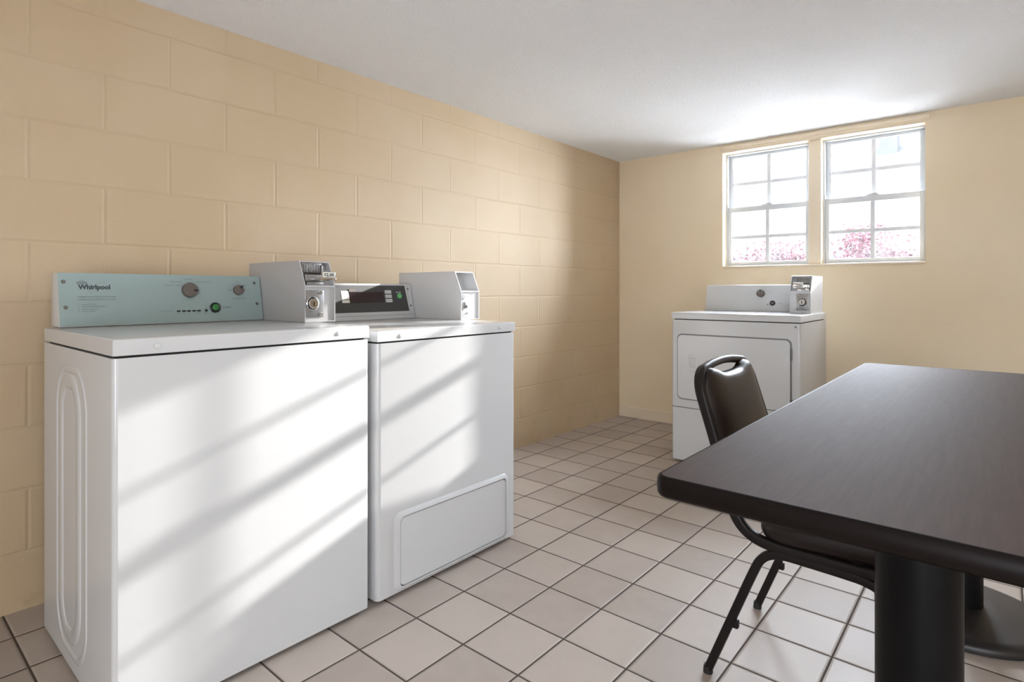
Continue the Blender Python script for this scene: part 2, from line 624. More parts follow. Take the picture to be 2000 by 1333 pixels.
def window(n, x0, x1, label):
    w = bpy.data.objects.new('window_%d' % n, None)
    COL.objects.link(w)
    w.location = (x0, 0.08, 1.227)
    tag(w, label, 'window', kind='structure')
    o = Vector(w.location)
    zb, zt, zm = 1.227, 2.066, 1.652
    ym = 0.085

    def put(name, bm, m, parent=None):
        bm.transform(Matrix.Translation(-o))
        return finish(name, bm, m, parent or w)
    # outer frame
    b = bmesh.new()
    f = 0.009
    box(b, (x0, 0.078, zb), (x0 + f, 0.148, zt))
    box(b, (x1 - f, 0.078, zb), (x1, 0.148, zt))
    box(b, (x0 + f, 0.078, zb), (x1 - f, 0.148, zb + f))
    box(b, (x0 + f, 0.078, zt - f), (x1 - f, 0.148, zt))
    put('window_frame', b, 'vinyl_white')
    xa, xb = x0 + f, x1 - f
    xm = (xa + xb) / 2
    # upper sash sits further out, lower sash nearer the room
    for nm, za, zc, y, rb, rt in (('upper_sash', 1.632, zt - f, 0.122, 0.045, 0.019), ('lower_sash', zb + f, 1.668, ym, 0.024, 0.040)):
        b = bmesh.new()
        st = 0.030 if nm == 'upper_sash' else 0.026
        sash(b, xa, xb, za, zc, y, st, rb, rt)
        s = put(nm, b, 'vinyl_white')
        ga, gb = za + rb, zc - rt
        b = bmesh.new()
        gz = 1.843 if nm == 'upper_sash' else 1.441
        box(b, (xm - 0.0125, y + 0.012, ga - 0.002), (xm + 0.0125, y + 0.016, gb + 0.002))
        box(b, (xa + st - 0.002, y + 0.0125, gz - 0.0105), (xb - st + 0.002, y + 0.0155, gz + 0.0105))
        put('muntin_grid', b, 'vinyl_white', s)
        b = bmesh.new()
        box(b, (xa + st - 0.004, y + 0.0165, ga - 0.004), (xb - st + 0.004, y + 0.0195, gb + 0.004))
        put('pane', b, 'glass', s)
    # cam lock on the meeting rail
    b = bmesh.new()
    prism(b, [(xm - 0.040, 1.668), (xm + 0.040, 1.668), (xm + 0.020, 1.678), (xm - 0.022, 1.678)], ym + 0.002, ym + 0.024, axis=1)
    box(b, (xm - 0.004, ym - 0.010, 1.677), (xm + 0.034, ym + 0.012, 1.682), 0.002)
    put('sash_lock', b, 'vinyl_white')
    return w


window(1, OX0 + 0.0003, 1.446, 'white double-hung window with eight panes, left of the pair')
window(2, 1.524, OX1 - 0.0003, 'white double-hung window with eight panes, right of the pair')


# ------------------------------------------------------------------ outside the windows
bm = bmesh.new()
box(bm, (-14, TH, -0.25), (16, 30, -0.15))
tag(finish('ground', bm, 'ground', smooth=0), 'pale yard outside the windows', 'ground', kind='structure')


def shrub(name, loc, spread, height, seed, label):
    rnd = random.Random(seed)
    t = thing(name, label, 'shrub', loc, group='shrubs outside the windows')
    b = bmesh.new()
    tips = []
    for i in range(9):
        a = rnd.uniform(0, 2 * PI)
        r = rnd.uniform(0.3, 1.0)
        top = Vector((math.cos(a) * r * spread[0], math.sin(a) * r * spread[1], height * rnd.uniform(0.72, 0.96)))
        mid = top * 0.5 + Vector((rnd.uniform(-.08, .08), rnd.uniform(-.08, .08), 0.1))
        p = smooth_path([(0, 0, 0), mid, top], 4)
        sweep(b, p, circle_prof(0.010, 6), (0.3, 1, 0.1))
        tips += [(mid, top)] * 1
    finish('stem', b, 'bark', t)
    b = bmesh.new()
    for i in range(7000):
        mid, top = rnd.choice(tips)
        c = mid.lerp(top, rnd.uniform(0.3, 1.08)) + Vector((rnd.gauss(0, .11), rnd.gauss(0, .11), rnd.gauss(0, .08)))
        c.z = min(c.z, height)
        L, wd = rnd.uniform(.03, .06), rnd.uniform(.016, .032)
        e = Matrix.Rotation(rnd.uniform(0, 2 * PI), 4, 'Z') @ Matrix.Rotation(rnd.uniform(-1.2, 1.2), 4, 'X') @ Matrix.Rotation(rnd.uniform(-.8, .8), 4, 'Y')
        vs = [b.verts.new(c + e @ Vector(q)) for q in ((0, -L / 2, 0), (wd / 2, 0, .004), (0, L / 2, 0), (-wd / 2, 0, .004))]
        b.faces.new(vs)
    finish('foliage', b, 'petal', t, smooth=0)
    return t


shrub('red_leaved_shrub', (0.52, 2.2, -0.15), (0.42, 0.28), 1.70, 3, 'pink-leaved shrub outside the left window')
shrub('red_leaved_shrub', (1.82, 2.4, -0.15), (0.62, 0.30), 1.84, 8, 'pink-leaved shrub outside the right window')

hs = thing('house', 'low pale house with grey pitched roof seen faintly through both windows', 'house', (-2.6, 13.0, -0.15))
b = bmesh.new()
box(b, (-7.5, -1.0, 0), (4.4, 6.0, 3.75))
finish('wall', b, 'siding', hs, smooth=0)
b = bmesh.new()
prism(b, [(-1.0, 3.75), (6.0, 3.75), (2.5, 5.75)], -7.5, 4.4, axis=0)
finish('roof', b, 'roof', hs, smooth=0)
b = bmesh.new()
box(b, (2.55, 0.9, 4.6), (2.95, 1.3, 5.75))
finish('chimney', b, 'roof', hs, smooth=0)
for x in (-4.6, -1.4, 1.6):
    b = bmesh.new()
    box(b, (x, -1.02, 1.2), (x + 1.1, -0.99, 2.5))
    finish('window', b, 'roof', hs, smooth=0)


# ------------------------------------------------------------------ laundry machines
# local frame of a machine: x to the right seen from its front, y towards its back, z up
def panel_frame(d0, d1, z0, z1):
    """matrix for a sloping console face: x right, y up the slope, z out of the face"""
    up = Vector((0, d1 - d0, z1 - z0)).normalized()
    right = Vector((1, 0, 0))
    out = right.cross(up)
    m = Matrix.Identity(4)
    for i, v in enumerate((right, up, out)):
        for r in range(3):
            m[r][i] = v[r]
    m.translation = Vector((0, d0, z0))
    return m


def cabinet(t, w, d, z_body, z_slab0, z_slab1, rv=0.012):
    b = bmesh.new()
    vertical_front = lambda e: abs(e.verts[0].co.z - e.verts[1].co.z) > 0.1 and e.verts[0].co.y < 0.01
    box(b, (0, 0, 0.016), (w, d, z_body), rv, 5, vertical_front)
    cab = finish('cabinet', b, 'enamel', t)
    b = bmesh.new()
    box(b, (0.012, 0.012, z_body - 0.01), (w - 0.012, d - 0.01, z_slab0 + 0.004))  # near-black filler, the shade of the open gap put into its colour
    finish('gap_shade_filler', b, 'gap', t)
    b = bmesh.new()
    t2 = bmesh.new()
    box(t2, (0, -0.001, z_slab0), (w, d, z_slab1), rv * 0.8, 4, vertical_front)
    es = [e for e in t2.edges if all(v.co.z > z_slab1 - 1e-4 for v in e.verts)]
    es = [e for e in t2.edges if all(v.co.z > z_slab1 - 1e-4 for v in e.verts) and any(abs(f.normal.z) < 0.5 for f in e.link_faces)]
    bmesh.ops.bevel(t2, geom=es, offset=0.006, segments=3, affect='EDGES', profile=0.5)
    merge(b, t2)
    top = finish('top_panel', b, 'enamel', t)
    for x, y in ((0.05, 0.06), (w - 0.05, 0.06), (0.05, d - 0.06), (w - 0.05, d - 0.06)):
        b = bmesh.new()
        cyl(b, (x, y, 0.0), (0, 0, 1), 0.02, 0.02, 20)
        finish('foot', b, 'rubber', t)
    return cab, top


def console_housing(t, name, a0, a1, d0, d1, z0, z1, back, m='enamel'):
    b = bmesh.new()
    fs = prism(b, [(d0, z0), (d1, z1 - 0.004), (d1 + 0.006, z1), (back, z1), (back, z0)], a0, a1, axis=0)
    bmesh.ops.bevel(b, geom=[e for e in b.edges], offset=0.0025, segments=2, affect='EDGES', profile=0.5)
    return finish(name, b, m, t)


def plate_on(bm, P, a0, a1, t0, t1, th, r=0.002, off=0.0, skew=0.0):
    """thin rounded plate on a panel frame"""
    k = bmesh.new()
    pts = rrect(a1 - a0, t1 - t0, r, 3, (a0 + a1) / 2, (t0 + t1) / 2)
    prism(k, pts, off, off + th, axis=2)
    merge(bm, k, P)


def disc_on(bm, P, a, t, r, h, off=0.0, r2=None, bevel=0.0, seg=36):
    k = bmesh.new()
    cyl(k, (a, t, off), (0, 0, 1), r, h, seg, r2, bevel)
    merge(bm, k, P)


def ring_arc(bm, P, a, t, r, wd, a0, a1, off=0.0004, n=24):
    pts = []
    for i in range(n + 1):
        q = math.radians(a0 + (a1 - a0) * i / n)
        pts.append((a + r * math.cos(q), t + r * math.sin(q)))
    for i in range(n):
        (x0, y0), (x1, y1) = pts[i], pts[i + 1]
        nx, ny = (y1 - y0), -(x1 - x0)
        L = math.hypot(nx, ny)
        nx, ny = nx / L * wd / 2, ny / L * wd / 2
        vs = [P @ Vector(v) for v in ((x0 + nx, y0 + ny, off), (x1 + nx, y1 + ny, off), (x1 - nx, y1 - ny, off), (x0 - nx, y0 - ny, off))]
        bm.faces.new([bm.verts.new(v) for v in vs])


def text_on(bm, P, body, a, t, size, width=None, align='LEFT', bold=0.0, off=0.0003):
    add_text(bm, body, size, P @ Matrix.Translation((a, t, off)), align, bold, 1.0, width)


def lettering(con, m, P, body, a, t, size, width=None, align='LEFT', bold=0.0, off=0.0003, name='lettering'):
    b = bmesh.new()
    text_on(b, P, body, a, t, size, width, align, bold, off)
    return finish(name, b, m, con, smooth=0)


def dial_arc(con, m, P, *args, **kw):
    b = bmesh.new()
    ring_arc(b, P, *args, **kw)
    return finish('dial_mark', b, m, con, smooth=0)


def coin_box(t, a0, w, d_front, depth, z0, mirrored=False, kind='slide', name='coin_box'):
    """coin meter case: sloped upper front with a recess, upright lower front with the lock"""
    H, HB, SL = 0.220, 0.128, 0.040
    df, dbk = d_front, d_front + depth
    a1 = a0 + w
    b = bmesh.new()
    prism(b, [(df, z0), (df, z0 + HB), (df + SL, z0 + H - 0.002), (df + SL + 0.004, z0 + H), (dbk, z0 + H), (dbk, z0)], a0, a1, axis=0)
    bmesh.ops.recalc_face_normals(b, faces=b.faces)
    b.faces.ensure_lookup_table()
    lower = [f for f in b.faces if f.normal.y < -0.99][0]
    upper = [f for f in b.faces if f.normal.y < -0.7 and f is not lower][0]
    r = bmesh.ops.inset_region(b, faces=[upper], thickness=0.0055, depth=0)
    r = bmesh.ops.extrude_discrete_faces(b, faces=[upper])
    nf = r['faces'][0]
    dd = -0.075 if kind == 'empty' else -0.03
    bmesh.ops.translate(b, verts=nf.verts, vec=(0, -dd, 0))
    lower = [f for f in b.faces if f.normal.y < -0.99 and abs(f.calc_center_median().y - df) < 1e-4][0]
    bmesh.ops.inset_region(b, faces=[lower], thickness=0.0045, depth=0)
    r = bmesh.ops.extrude_discrete_faces(b, faces=[lower])
    nf = r['faces'][0]
    bmesh.ops.translate(b, verts=nf.verts, vec=(0, 0.006, 0))
    cb = finish(name, b, {'slide': 'box_grey', 'empty': 'enamel_soft', 'slide_bright': 'enamel'}[kind], t, smooth=25)
    X = lambda u: a1 - u if mirrored else a0 + u

    def bx(bmm, u0, u1, lo_d, hi_d, h0, h1, bev=0.0):
        x0, x1 = sorted((X(u0), X(u1)))
        box(bmm, (x0, df + lo_d, z0 + h0), (x1, df + hi_d, z0 + h1), bev)
    if kind == 'empty':
        # small lock plate beside a blank front; the slide slot is an open chute
        b = bmesh.new()
        bx(b, 0.006, 0.056, 0.0035, 0.0065, 0.010, 0.118, 0.001)
        lp = finish('lock_plate', b, 'enamel_soft', cb)
        b = bmesh.new()
        bx(b, 0.018, 0.040, -0.004, 0.004, 0.052, 0.080, 0.002)
        for u, h in ((0.013, 0.094), (0.012, 0.046), (0.040, 0.029)):
            cyl(b, (X(u), df + 0.004, z0 + h), (0, -1, 0), 0.0045, 0.004, 16)
        finish('lock', b, 'steel', cb)
        b = bmesh.new()
        cyl(b, (X(0.031), df - 0.0035, z0 + 0.062), (0, -1, 0), 0.004, 0.0012, 12)
        finish('keyhole', b, 'gap', cb)
        b = bmesh.new()
        bx(b, 0.006, 0.034, 0.090, 0.1095, 0.165, 0.212)
        finish('coin_chute', b, 'gap', cb)
        return cb
    # lower front: steel plate with round cam lock and two screws
    b = bmesh.new()
    bx(b, 0.005, 0.076, 0.001, 0.0062, 0.018, 0.114, 0.0015)
    finish('lock_plate', b, 'steel', cb)
    lu, lh = (0.029, 0.067) if kind == 'slide' else (0.044, 0.066)
    b = bmesh.new()
    ring = [(0.025, 0.0), (0.025, 0.006), (0.0225, 0.008), (0.019, 0.004), (0.0185, 0.0), (0.0185, 0.010), (0.016, 0.013), (0.0, 0.013)]
    mx = Matrix.Translation((X(lu), df + 0.002, z0 + lh)) @ Vector((0, -1, 0)).to_track_quat('Z', 'Y').to_matrix().to_4x4()
    lathe(b, ring, 40, mx)
    for u, h in ((0.063, 0.105), (0.063, 0.029)):
        cyl(b, (X(u), df + 0.0015, z0 + h), (0, -1, 0), 0.0065, 0.004, 20, 0.004)
    lk = finish('lock', b, 'chrome', cb)
    b = bmesh.new()
    bx(b, lu - 0.002, lu + 0.003, -0.0119, -0.010, lh - 0.009, lh + 0.007, 0.0006)
    finish('keyhole', b, 'gap', cb)
    # upper recess: comb of coin slots above the slide
    b = bmesh.new()
    bx(b, 0.004, w - 0.03, 0.046, 0.052, 0.150, 0.213)
    finish('slot_backing', b, 'dark_steel', cb)
    b = bmesh.new()
    for i in range(10):
        u = 0.014 + i * 0.0066
        bx(b, u, u + 0.0036, 0.032, 0.047, 0.178, 0.206, 0.0008)
    bx(b, 0.008, 0.086, 0.036, 0.047, 0.205, 0.2125, 0.0008)
    bx(b, 0.008, 0.013, 0.034, 0.047, 0.148, 0.206, 0.0008)
    bx(b, 0.081, 0.089, 0.030, 0.047, 0.170, 0.206, 0.0015)
    finish('coin_comb', b, 'steel', cb)
    b = bmesh.new()
    bx(b, 0.008, 0.086, 0.010, 0.060, 0.146, 0.170, 0.003)
    bx(b, 0.010, 0.074, 0.003, 0.030, 0.131, 0.144, 0.002)
    finish('slide_guide', b, 'steel' if kind == 'slide' else 'chrome', cb)
    b = bmesh.new()
    bx(b, 0.030, 0.066, -0.060, 0.040, 0.150, 0.157, 0.0015)
    hx0, hx1 = (0.018, 0.078)
    bx(b, hx0, hx1, -0.075, -0.058, 0.146, 0.160, 0.003)
    bx(b, hx0 + 0.004, hx1 - 0.004, -0.075, -0.071, 0.158, 0.178, 0.001)
    finish('coin_slide', b, 'chrome', cb)
    if kind == 'slide':
        b = bmesh.new()
        bx(b, hx0 + 0.006, hx1 - 0.006, -0.0757, -0.0749, 0.1595, 0.1765)
        tg = finish('price_tag', b, 'sticker', cb)
        b = bmesh.new()
        P = Matrix.Translation((min(X(hx0), X(hx1)) + 0.010, df - 0.0758, z0 + 0.1625)) @ Matrix.Rotation(PI / 2, 4, 'X')
        add_text(b, '$2.00', 0.0155, P, width=0.040, bold=0.0006)
        finish('price_lettering', b, 'print', cb)
    return cb


def slab_dimple(t, w, a, z, name='cap', m='dimple', r=0.007):
    b = bmesh.new()
    lathe(b, [(r, 0), (r * 0.9, 0.0018), (r * 0.5, 0.003), (0, 0.0034)], 20,
          Matrix.Translation((a, -0.001, z)) @ Vector((0, -1, 0)).to_track_quat('Z', 'Y').to_matrix().to_4x4())
    finish(name, b, m, t)


def screws(con, P, spots, r=0.0052):
    for a, h in spots:
        b = bmesh.new()
        disc_on(b, P, a, h, r, 0.0026, 0.0, r * 0.7)
        finish('screw', b, 'screw', con)


# ---- nearest washer, pale teal console
w1 = thing('washing_machine', 'white coin-operated top-load washer with pale teal control panel, nearest the camera', 'washing machine', (0.876, -3.853, 0), PI / 2)
WW, DD = 0.711, 0.672
cab1, top1 = cabinet(w1, WW, DD, 0.8895, 0.8955, 0.935)
# pressed rib loops on the left side
b = bmesh.new()
for (d0, d1, z0, z1, r, wd, hh) in ((0.20, 0.535, 0.060, 0.832, 0.10, 0.010, 0.0028), (0.275, 0.478, 0.105, 0.800, 0.085, 0.022, 0.0042)):
    loop = rrect(d1 - d0, z1 - z0, r, 10, (d0 + d1) / 2, (z0 + z1) / 2)
    # widen a little towards the middle like the pressing in the panel
    path = []
    for y, z in loop:
        k = math.sin(PI * max(0, min(1, (z - z0) / (z1 - z0))))
        yc = (d0 + d1) / 2
        path.append((0.0, yc + (y - yc) * (0.80 + 0.22 * k), z))
    # subdivide straight stretches
    full = []
    for i in range(len(path)):
        p, q = Vector(path[i]), Vector(path[(i + 1) % len(path)])
        n = max(1, int((q - p).length / 0.03))
        for j in range(n):
            v = p.lerp(q, j / n)
            k = math.sin(PI * max(0, min(1, (v.z - z0) / (z1 - z0))))
            full.append(v)
    prof = [(wd * math.cos(PI * i / 8), hh * math.sin(PI * i / 8)) for i in range(9)]
    sweep(b, full, prof, (-1, 0, 0), closed=True)
finish('side_embossing', b, 'enamel', w1, smooth=60)
slab_dimple(w1, WW, 0.0936, 0.9135, m='enamel', r=0.008)
slab_dimple(w1, WW, 0.595, 0.9145)
con1 = console_housing(w1, 'control_console', 0.022, 0.651, 0.594, 0.629, 0.936, 1.1035, 0.700, 'enamel_soft')
P1 = panel_frame(0.591, 0.626, 0.9355, 1.102)
b = bmesh.new()
plate_on(b, P1, 0.0225, 0.6500, 0.0035, 0.1715, 0.0016, 0.001, -0.0016)
pan1 = finish('control_panel', b, 'teal', w1)
screws(pan1, P1, ((0.0365, 0.1435), (0.0387, 0.0626), (0.6285, 0.1455), (0.6310, 0.0642)), 0.0058)
# brand lettering, emblem and swoosh
b = bmesh.new()
text_on(b, P1, 'Whirlpool', 0.0720, 0.1200, 0.0205, 0.0850, bold=0.0009)
finish('logo_lettering', b, 'print', pan1)
b = bmesh.new()
for i in range(3):
    ring_arc(b, P1, 0.0775 + i * 0.005, 0.1390, 0.0026, 0.0011, 0, 360, n=14)
ring_arc(b, P1, 0.0825, 0.1290, 0.0165, 0.0012, 42, 138, n=14)
for sx in (-1, 1):
    c = 0.0825 + sx * 0.0118
    b.faces.new([b.verts.new(P1 @ Vector(v)) for v in ((c - 0.0026, 0.1396, 0.0004), (c + 0.0026, 0.1396, 0.0004), (c, 0.1366, 0.0004))])
finish('logo_emblem', b, 'print', pan1)
b = bmesh.new()
Ps = P1 @ Matrix.Translation((0.1215, 0.1262, 0)) @ Matrix.Rotation(math.radians(38), 4, 'Z') @ Matrix.Scale(0.42, 4, (0, 1, 0))
ring_arc(b, Ps, 0, 0, 0.0245, 0.0014, -60, 205, off=0.00025, n=40)
ring_arc(b, Ps, 0, 0, 0.0245, 0.0014, 205, 262, off=0.00025, n=12)
finish('logo_swoosh', b, 'swoosh', pan1)
lettering(pan1, 'print_mid', P1, 'COMMERCIAL WASHER MULTI OPTION', 0.0697, 0.0935, 0.0056, 0.1015, bold=0.00012)
lettering(pan1, 'print_mid', P1, 'OPERATING INSTRUCTIONS', 0.0697, 0.0838, 0.0082, 0.1015)
for i, (h, s, wd) in enumerate(((0.0690, 'Select CYCLE', 0.038), (0.0622, 'Select TEMPERATURE', 0.0600), (0.0545, 'Insert Payment', 0.044), (0.0470, 'Press START', 0.035))):
    lettering(pan1, 'print_mid', P1, str(i + 1), 0.0700, h, 0.0062)
    lettering(pan1, 'print_mid', P1, s, 0.0795, h, 0.0062, wd)
lettering(pan1, 'print_mid', P1, 'START', 0.5028, 0.0497, 0.0088, 0.0312, bold=0.0002)
lettering(pan1, 'print_mid', P1, 'CYCLE', 0.3947, 0.0838, 0.0070, 0.026, 'CENTER')
lettering(pan1, 'print_mid', P1, 'TEMPERATURE', 0.5665, 0.0832, 0.0068, 0.051, 'CENTER')
lettering(pan1, 'print_mid', P1, 'WHITES', 0.3935, 0.1535, 0.0060, 0.024, 'CENTER')
lettering(pan1, 'print_mid', P1, 'DELICATES', 0.3700, 0.1448, 0.0062, 0.036, 'RIGHT')
lettering(pan1, 'print_mid', P1, 'BRIGHT COLORS', 0.3645, 0.1315, 0.0062, 0.047, 'RIGHT')
lettering(pan1, 'print_mid', P1, 'NORMAL CYCLE', 0.4160, 0.1452, 0.0062, 0.052)
lettering(pan1, 'print_mid', P1, 'CYCLE STATUS', 0.2950, 0.0418, 0.0058, 0.0405)
for a, h, s in ((0.5635, 0.1475, 'WARM'), (0.5335, 0.1335, 'HOT'), (0.5290, 0.1140, 'HOT'), (0.5915, 0.1335, 'BRIGHT'), (0.6010, 0.1140, 'COLD')):
    lettering(pan1, 'print_mid', P1, s, a, h, 0.0042, None, 'CENTER')
for a, s in ((0.3536, 'WASH'), (0.3703, 'RINSE'), (0.3868, 'SPIN'), (0.4034, 'LID'), (0.4199, 'DONE'), (0.4440, 'READY')):
    lettering(pan1, 'print_mid', P1, s, a, 0.0320, 0.0042, None, 'CENTER')
dial_arc(pan1, 'print_mid', P1, 0.3938, 0.1157, 0.0300, 0.0014, 62, 160, n=20)
dial_arc(pan1, 'print_mid', P1, 0.5637, 0.1167, 0.0250, 0.0012, 0, 180, n=28)
for q in (0, 45, 90, 135, 180):
    b = bmesh.new()
    disc_on(b, P1, 0.5637 + 0.025 * math.cos(math.radians(q)), 0.1167 + 0.025 * math.sin(math.radians(q)), 0.0020, 0.0004, seg=12)
    finish('dial_mark', b, 'print_mid', pan1)
lettering(pan1, 'print_mid', P1, 'c', 0.1080, 0.0255, 0.0060)


def knob(con, P, a, h, r, ht, pointer_deg, m='knob', nm='knob'):
    b = bmesh.new()
    lathe(b, [(r * 1.02, 0), (r, ht * 0.82), (r * 0.93, ht), (r * 0.5, ht + 0.0008), (0, ht + 0.001)], 40, P @ Matrix.Translation((a, h, 0)))
    k = finish(nm, b, m, con)
    b = bmesh.new()
    Q = P @ Matrix.Translation((a, h, 0)) @ Matrix.Rotation(math.radians(pointer_deg), 4, 'Z')
    plate_on(b, Q, r * 0.42, r * 0.98, -0.0028, 0.0028, 0.0016, 0.0008, ht + 0.0002)
    return k, b


def knob_full(con, P, a, h, r, ht, deg, nm):
    k, b = knob(con, P, a, h, r, ht, deg, nm=nm)
    # pointer joins the knob mesh as a second material
    me = bpy.data.meshes.new('tmp')
    b.to_mesh(me)
    b.free()
    n0 = len(k.data.polygons)
    q = bmesh.new()
    q.from_mesh(k.data)
    q.from_mesh(me)
    q.to_mesh(k.data)
    q.free()
    bpy.data.meshes.remove(me)
    k.data.materials.append(M['black'])
    for i, p in enumerate(k.data.polygons):
        if i >= n0:
            p.material_index = 1
    return k


knob_full(pan1, P1, 0.3938, 0.1157, 0.0255, 0.013, -8, 'cycle_knob')
knob_full(pan1, P1, 0.5637, 0.1167, 0.0185, 0.011, 48, 'temperature_knob')
b = bmesh.new()
lathe(b, [(0.0185, 0), (0.0185, 0.004), (0.016, 0.0055), (0.0125, 0.0035), (0, 0.0035)], 40, P1 @ Matrix.Translation((0.4757, 0.0520, 0)))
sb = finish('start_button_bezel', b, 'black', pan1)
b = bmesh.new()
lathe(b, [(0.0118, 0.002), (0.0115, 0.006), (0.0095, 0.0075), (0, 0.008)], 36, P1 @ Matrix.Translation((0.4760, 0.0525, 0)))
finish('start_button', b, 'green', pan1)
for a in (0.3536, 0.3703, 0.3868, 0.4034, 0.4199):
    b = bmesh.new()
    plate_on(b, P1, a - 0.0058, a + 0.0058, 0.0395, 0.0450, 0.001, 0.001)
    finish('status_light', b, 'black', pan1)
b = bmesh.new()
disc_on(b, P1, 0.4444, 0.0425, 0.0050, 0.0012, seg=20)
finish('status_light', b, 'black', pan1)
coin_box(w1, 0.653, 0.121, 0.295, 0.420, 0.9355, kind='slide')

# ---- second machine, black console and low access panel
w2 = thing('washing_machine', 'white laundry machine with black control panel, right of the washer with the teal panel', 'washing machine', (0.876, -3.110, 0), PI / 2)
W2 = 0.707
cab2, top2 = cabinet(w2, W2, DD, 0.8715, 0.8775, 0.915, 0.016)
slab_dimple(w2, W2, 0.0945, 0.8925, r=0.0075)
slab_dimple(w2, W2, 0.6085, 0.895, r=0.006)
# access panel in a raised rounded surround
b = bmesh.new()
ax0, ax1, az0, az1 = 0.091, 0.638, 0.036, 0.271
outer = rrect(ax1 - ax0 + 0.046, az1 - az0 + 0.036, 0.030, 8, (ax0 + ax1) / 2, (az0 + az1) / 2 + 0.001)
inner = rrect(ax1 - ax0 + 0.016, az1 - az0 + 0.014, 0.022, 8, (ax0 + ax1) / 2, (az0 + az1) / 2)
inn2 = rrect(ax1 - ax0 + 0.005, az1 - az0 + 0.005, 0.018, 8, (ax0 + ax1) / 2, (az0 + az1) / 2)
rings = []
for pts, y in ((outer, 0.0002), (inner, -0.0105), (inn2, -0.0105), (inn2, -0.0008)):
    rings.append([b.verts.new((x, y, z)) for x, z in pts])
for A, B in zip(rings, rings[1:]):
    for i in range(len(A)):
        j = (i + 1) % len(A)
        b.faces.new((A[i], A[j], B[j], B[i]))
finish('panel_surround', b, 'enamel', w2, smooth=50)
b = bmesh.new()
prism(b, rrect(ax1 - ax0 + 0.005, az1 - az0 + 0.005, 0.018, 8, (ax0 + ax1) / 2, (az0 + az1) / 2), -0.0012, -0.0004, axis=1)
finish('panel_seam', b, 'gap', w2)
b = bmesh.new()
prism(b, rrect(ax1 - ax0 - 0.002, az1 - az0 - 0.002, 0.016, 8, (ax0 + ax1) / 2, (az0 + az1) / 2), -0.0075, -0.0012, axis=1)
bmesh.ops.bevel(b, geom=[e for e in b.edges if all(v.co.y < -0.0074 for v in e.verts)], offset=0.002, segments=2, affect='EDGES')
finish('access_panel', b, 'enamel', w2)
con2 = console_housing(w2, 'control_console', 0.050, 0.660, 0.591, 0.630, 0.9155, 1.0800, 0.680)
P2 = panel_frame(0.591, 0.6300, 0.9155, 1.0795)
# black face
b = bmesh.new()
k = bmesh.new()
prism(k, [(0.070, 0.0357), (0.6290, 0.0357), (0.6205, 0.1600), (0.074, 0.1600)], -0.0005, 0.0012, axis=2)
merge(b, k, P2)
pan2 = finish('control_panel', b, 'black_panel', w2, smooth=0)
b = bmesh.new()
plate_on(b, P2, 0.052, 0.657, 0.0190, 0.0206, 0.0004, 0.0004)
plate_on(b, P2, 0.6345, 0.6355, 0.0210, 0.1640, 0.0004, 0.0004)
finish('trim_groove', b, 'print_mid', con2)
screws(con2, P2, ((0.6398, 0.1446), (0.6443, 0.0623)), 0.005)
b = bmesh.new()
plate_on(b, P2, 0.3080, 0.4900, 0.0795, 0.1290, 0.0010, 0.003, 0.0012)
finish('display_window', b, 'display', pan2)
b = bmesh.new()
plate_on(b, P2, 0.2660, 0.3035, 0.0800, 0.0925, 0.0008, 0.0008, 0.0012)
plate_on(b, P2, 0.2660, 0.3035, 0.0955, 0.1344, 0.0008, 0.0008, 0.0012)
finish('instruction_label', b, 'sticker', pan2)
b = bmesh.new()
plate_on(b, P2, 0.3060, 0.3400, 0.1290, 0.1420, 0.0030, 0.0015, 0.0012)
finish('label_holder', b, 'knob', pan2)
for i, h in enumerate((0.1290, 0.1083, 0.0875)):
    b = bmesh.new()
    plate_on(b, P2, 0.4990, 0.5360, h - 0.0078, h + 0.0078, 0.0010, 0.001, 0.0012)
    kb = finish('cycle_button', b, 'print_white', pan2)
for h, s in ((0.1290, 'HEAVY DRY'), (0.1083, 'NORMAL'), (0.0875, 'DELICATE')):
    lettering(pan2, 'print_mid', P2, s, 0.5175, h - 0.0020, 0.0052, 0.030, 'CENTER', off=0.0024)
lettering(pan2, 'print_white', P2, 'START', 0.5800, 0.1245, 0.0075, 0.031, 'CENTER', off=0.0014, bold=0.0002)
b = bmesh.new()
disc_on(b, P2, 0.5806, 0.1092, 0.0125, 0.0050, 0.0012, bevel=0.0015)
finish('start_button', b, 'green_light', pan2)
coin_box(w2, 0.665, 0.118, 0.282, 0.440, 0.9155, kind='empty')

# ---- dryer under the windows
dr = thing('clothes_dryer', 'white coin-operated dryer with square front door standing below the windows', 'clothes dryer', (0.899, -0.930, 0), 0)
W3, D3 = 0.730, 0.585
cab3, top3 = cabinet(dr, W3, D3, 0.8695, 0.8755, 0.9135, 0.012)
DX0, DX1, DZ0, DZ1 = 0.035, 0.687, 0.386, 0.785
b = bmesh.new()
prism(b, rrect(DX1 - DX0, DZ1 - DZ0, 0.030, 8, (DX0 + DX1) / 2, (DZ0 + DZ1) / 2), -0.0012, 0.0004, axis=1)
finish('door_seal', b, 'seal_grey', dr)
b = bmesh.new()
g = 0.0075
prism(b, rrect(DX1 - DX0 - 2 * g, DZ1 - DZ0 - 2 * g, 0.025, 8, (DX0 + DX1) / 2, (DZ0 + DZ1) / 2), -0.010, -0.001, axis=1)
bmesh.ops.bevel(b, geom=[e for e in b.edges if all(v.co.y < -0.0099 for v in e.verts)], offset=0.003, segments=3, affect='EDGES')
door3 = finish('door', b, 'enamel', dr)
b = bmesh.new()
box(b, (0.106, -0.0115, 0.560), (0.166, -0.0095, 0.662), 0.0015)
hd = finish('door_handle', b, 'enamel_soft', door3)
b = bmesh.new()
box(b, (0.124, -0.0125, 0.585), (0.154, -0.0112, 0.648), 0.002)
finish('handle_recess', b, 'dimple', door3)
